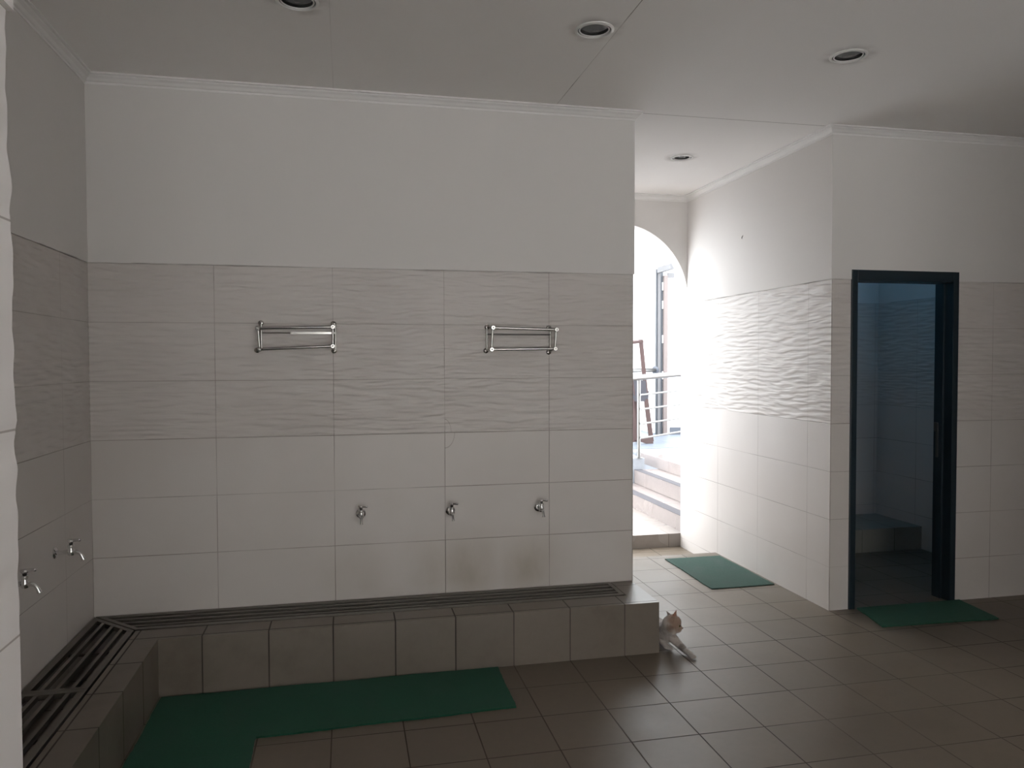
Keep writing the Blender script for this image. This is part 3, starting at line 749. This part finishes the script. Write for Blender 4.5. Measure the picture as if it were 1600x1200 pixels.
# ears
for s, tip in ((-1, (0.002, -0.030, 0.086)), (1, (-0.036, 0.032, 0.050))):
    base = [hp(0.018, 0.012 * s, 0.030), hp(0.002, 0.036 * s, 0.018), hp(-0.020, 0.022 * s, 0.026)]
    tp = hp(*tip)
    A = [bm.verts.new(p) for p in base]; A.append(bm.verts.new(tp))
    B = [bm.verts.new(p + (HC - p).normalized() * 0.012) for p in base]
    bm.faces.new((A[0], A[1], A[3])); bm.faces.new((A[1], A[2], A[3])); bm.faces.new((A[2], A[0], A[3]))
    for i in range(3): bm.faces.new((A[i], B[i], B[(i + 1) % 3], A[(i + 1) % 3]))
    bm.faces.new(B)
# outstretched near foreleg
blob_chain(bm, [(2.985, -0.335, 0.075, 0.034), (2.998, -0.385, 0.056, 0.026), (3.012, -0.430, 0.038, 0.0205), (3.024, -0.475, 0.024, 0.0175), (3.032, -0.515, 0.0195, 0.017)])
for k in (-1.5, -0.5, 0.5, 1.5):
    blob_chain(bm, [(3.032 + 0.006 * k, -0.520, 0.017, 0.0095), (3.036 + 0.0085 * k, -0.541 + 0.002 * abs(k), 0.0125, 0.0085)], 10)
# tucked far foreleg
blob_chain(bm, [(2.955, -0.315, 0.050, 0.026), (2.950, -0.350, 0.030, 0.019), (2.955, -0.378, 0.020, 0.0155), (2.968, -0.388, 0.0155, 0.014)])
for k in (-1, 0, 1):
    blob_chain(bm, [(2.970, -0.389 + 0.008 * k, 0.013, 0.008), (2.980, -0.391 + 0.009 * k, 0.010, 0.0075)], 10)
# tail round the rump
blob_chain(bm, [(2.950, 0.10, 0.035, 0.016), (2.965, 0.17, 0.018, 0.013), (3.000, 0.20, 0.014, 0.012), (3.03, 0.19, 0.013, 0.010)])
nc = NT('ginger_and_white_fur', 0.85, 0.2)
ginger = (0.30, 0.195, 0.14); grey = (0.13, 0.115, 0.10)
def near(c, r0, r1, sc=1.0):
    n = nc
    dx = n.math('SUBTRACT', n.X, c[0]); dy = n.math('SUBTRACT', n.Y, c[1]); dz = n.math('SUBTRACT', n.Z, c[2])
    d = n.math('SQRT', n.math('ADD', n.math('ADD', n.math('MULTIPLY', dx, dx), n.math('MULTIPLY', dy, dy)), n.math('MULTIPLY', dz, dz)))
    d = n.math('ADD', d, n.math('MULTIPLY_ADD', n.noise(n.pos, 60, 3), 0.024, -0.012))
    return n.math('SUBTRACT', 1.0, n.ramp(d, r0, r1))
col = nc.mix(nc.ramp(nc.noise(nc.pos, 30, 3), 0.4, 0.7), (0.50, 0.46, 0.425), (0.37, 0.33, 0.30))
e0 = hp(0.020, -0.012, 0.022); col = nc.mix(nc.math('MULTIPLY', near(e0, 0.040, 0.074), 0.92), col, ginger)
e1 = hp(-0.010, -0.036, -0.010); col = nc.mix(nc.math('MULTIPLY', near(e1, 0.010, 0.030), 0.7), col, (0.22, 0.15, 0.11))
for s_ in (-1, 1):
    col = nc.mix(nc.math('MULTIPLY', near(hp(-0.010, 0.032 * s_, 0.066), 0.024, 0.034), 0.9), col, (0.42, 0.22, 0.15))
col = nc.mix(nc.math('MULTIPLY', near((3.018, -0.455, 0.03), 0.018, 0.034), 0.75), col, grey)
col = nc.mix(nc.math('MULTIPLY', near((3.036, -0.535, 0.012), 0.008, 0.024), 0.6), col, (0.20, 0.175, 0.165))
col = nc.mix(nc.math('MULTIPLY', near((2.97, 0.0, 0.10), 0.07, 0.10), 0.85), col, ginger)
col = nc.mix(nc.math('MULTIPLY', near((2.972, -0.39, 0.03), 0.012, 0.03), 0.5), col, (0.30, 0.27, 0.25))  # tucked foreleg greyed, its shade put into the coat colour
nc.color(col)
fur = nc.noise(nc.vec(nc.math('MULTIPLY', nc.X, 260), nc.math('MULTIPLY', nc.Y, 160), nc.math('MULTIPLY', nc.Z, 260)), 1.0, 3)
nc.bump(fur, 0.0035, 0.8)
nc.b.inputs['Sheen Weight'].default_value = 0.25
cat = empty('cat', (2.97, -0.2, 0.0), 'ginger and white cat lying behind the end of the tiled bench, one foreleg stretched out', 'cat')
body = mesh_obj('body', bm, nc.m, cat)
rm = body.modifiers.new('remesh', 'REMESH'); rm.mode = 'VOXEL'; rm.voxel_size = 0.0035; rm.use_smooth_shade = True
sm_ = body.modifiers.new('smooth', 'SMOOTH'); sm_.factor = 0.5; sm_.iterations = 5
M_eye = plain('amber_eye', (0.25, 0.20, 0.05), 0.08); M_pup = plain('black_pupil', (0.01, 0.01, 0.01), 0.1)
M_nosep = plain('dark_pink_nose', (0.10, 0.055, 0.05), 0.4); M_ear = plain('pink_inner_ear', (0.45, 0.25, 0.21), 0.7)
for s_ in (-1, 1):
    b = bmesh.new(); ball(b, hp(0.0285, 0.0185 * s_, 0.008), 0.0068 * HK, 14); ey = mesh_obj('eye', b, M_eye, cat, 'all')
    b = bmesh.new(); ball(b, hp(0.0332, 0.0212 * s_, 0.0085), 0.0032 * HK, 10, (1, 1, 1.4)); mesh_obj('pupil', b, M_pup, ey, 'all')
b = bmesh.new(); ball(b, hp(0.0505, 0, -0.004), 0.0048 * HK, 12, (0.8, 1, 0.8)); mesh_obj('nose', b, M_nosep, cat, 'all')
b = bmesh.new(); tube(b, [hp(0.049, 0, -0.008), hp(0.0475, 0, -0.0145), hp(0.043, -0.008, -0.0195), hp(0.036, -0.013, -0.019)], 0.0009, 6); mesh_obj('mouth_line', b, M_nosep, cat)

# small things on the walls
nl = empty('nail', (X2 - PR, 1.077, 2.506), 'small dark nail in the white plaster of the bright corridor wall', 'nail')
b = bmesh.new(); tube(b, [(X2 - PR, 1.077, 2.516), (X2 - PR - 0.012, 1.072, 2.500), (X2 - PR - 0.014, 1.070, 2.489)], [0.002, 0.0032, 0.0025], 8); mesh_obj('shank', b, M_dullsteel, nl, True)
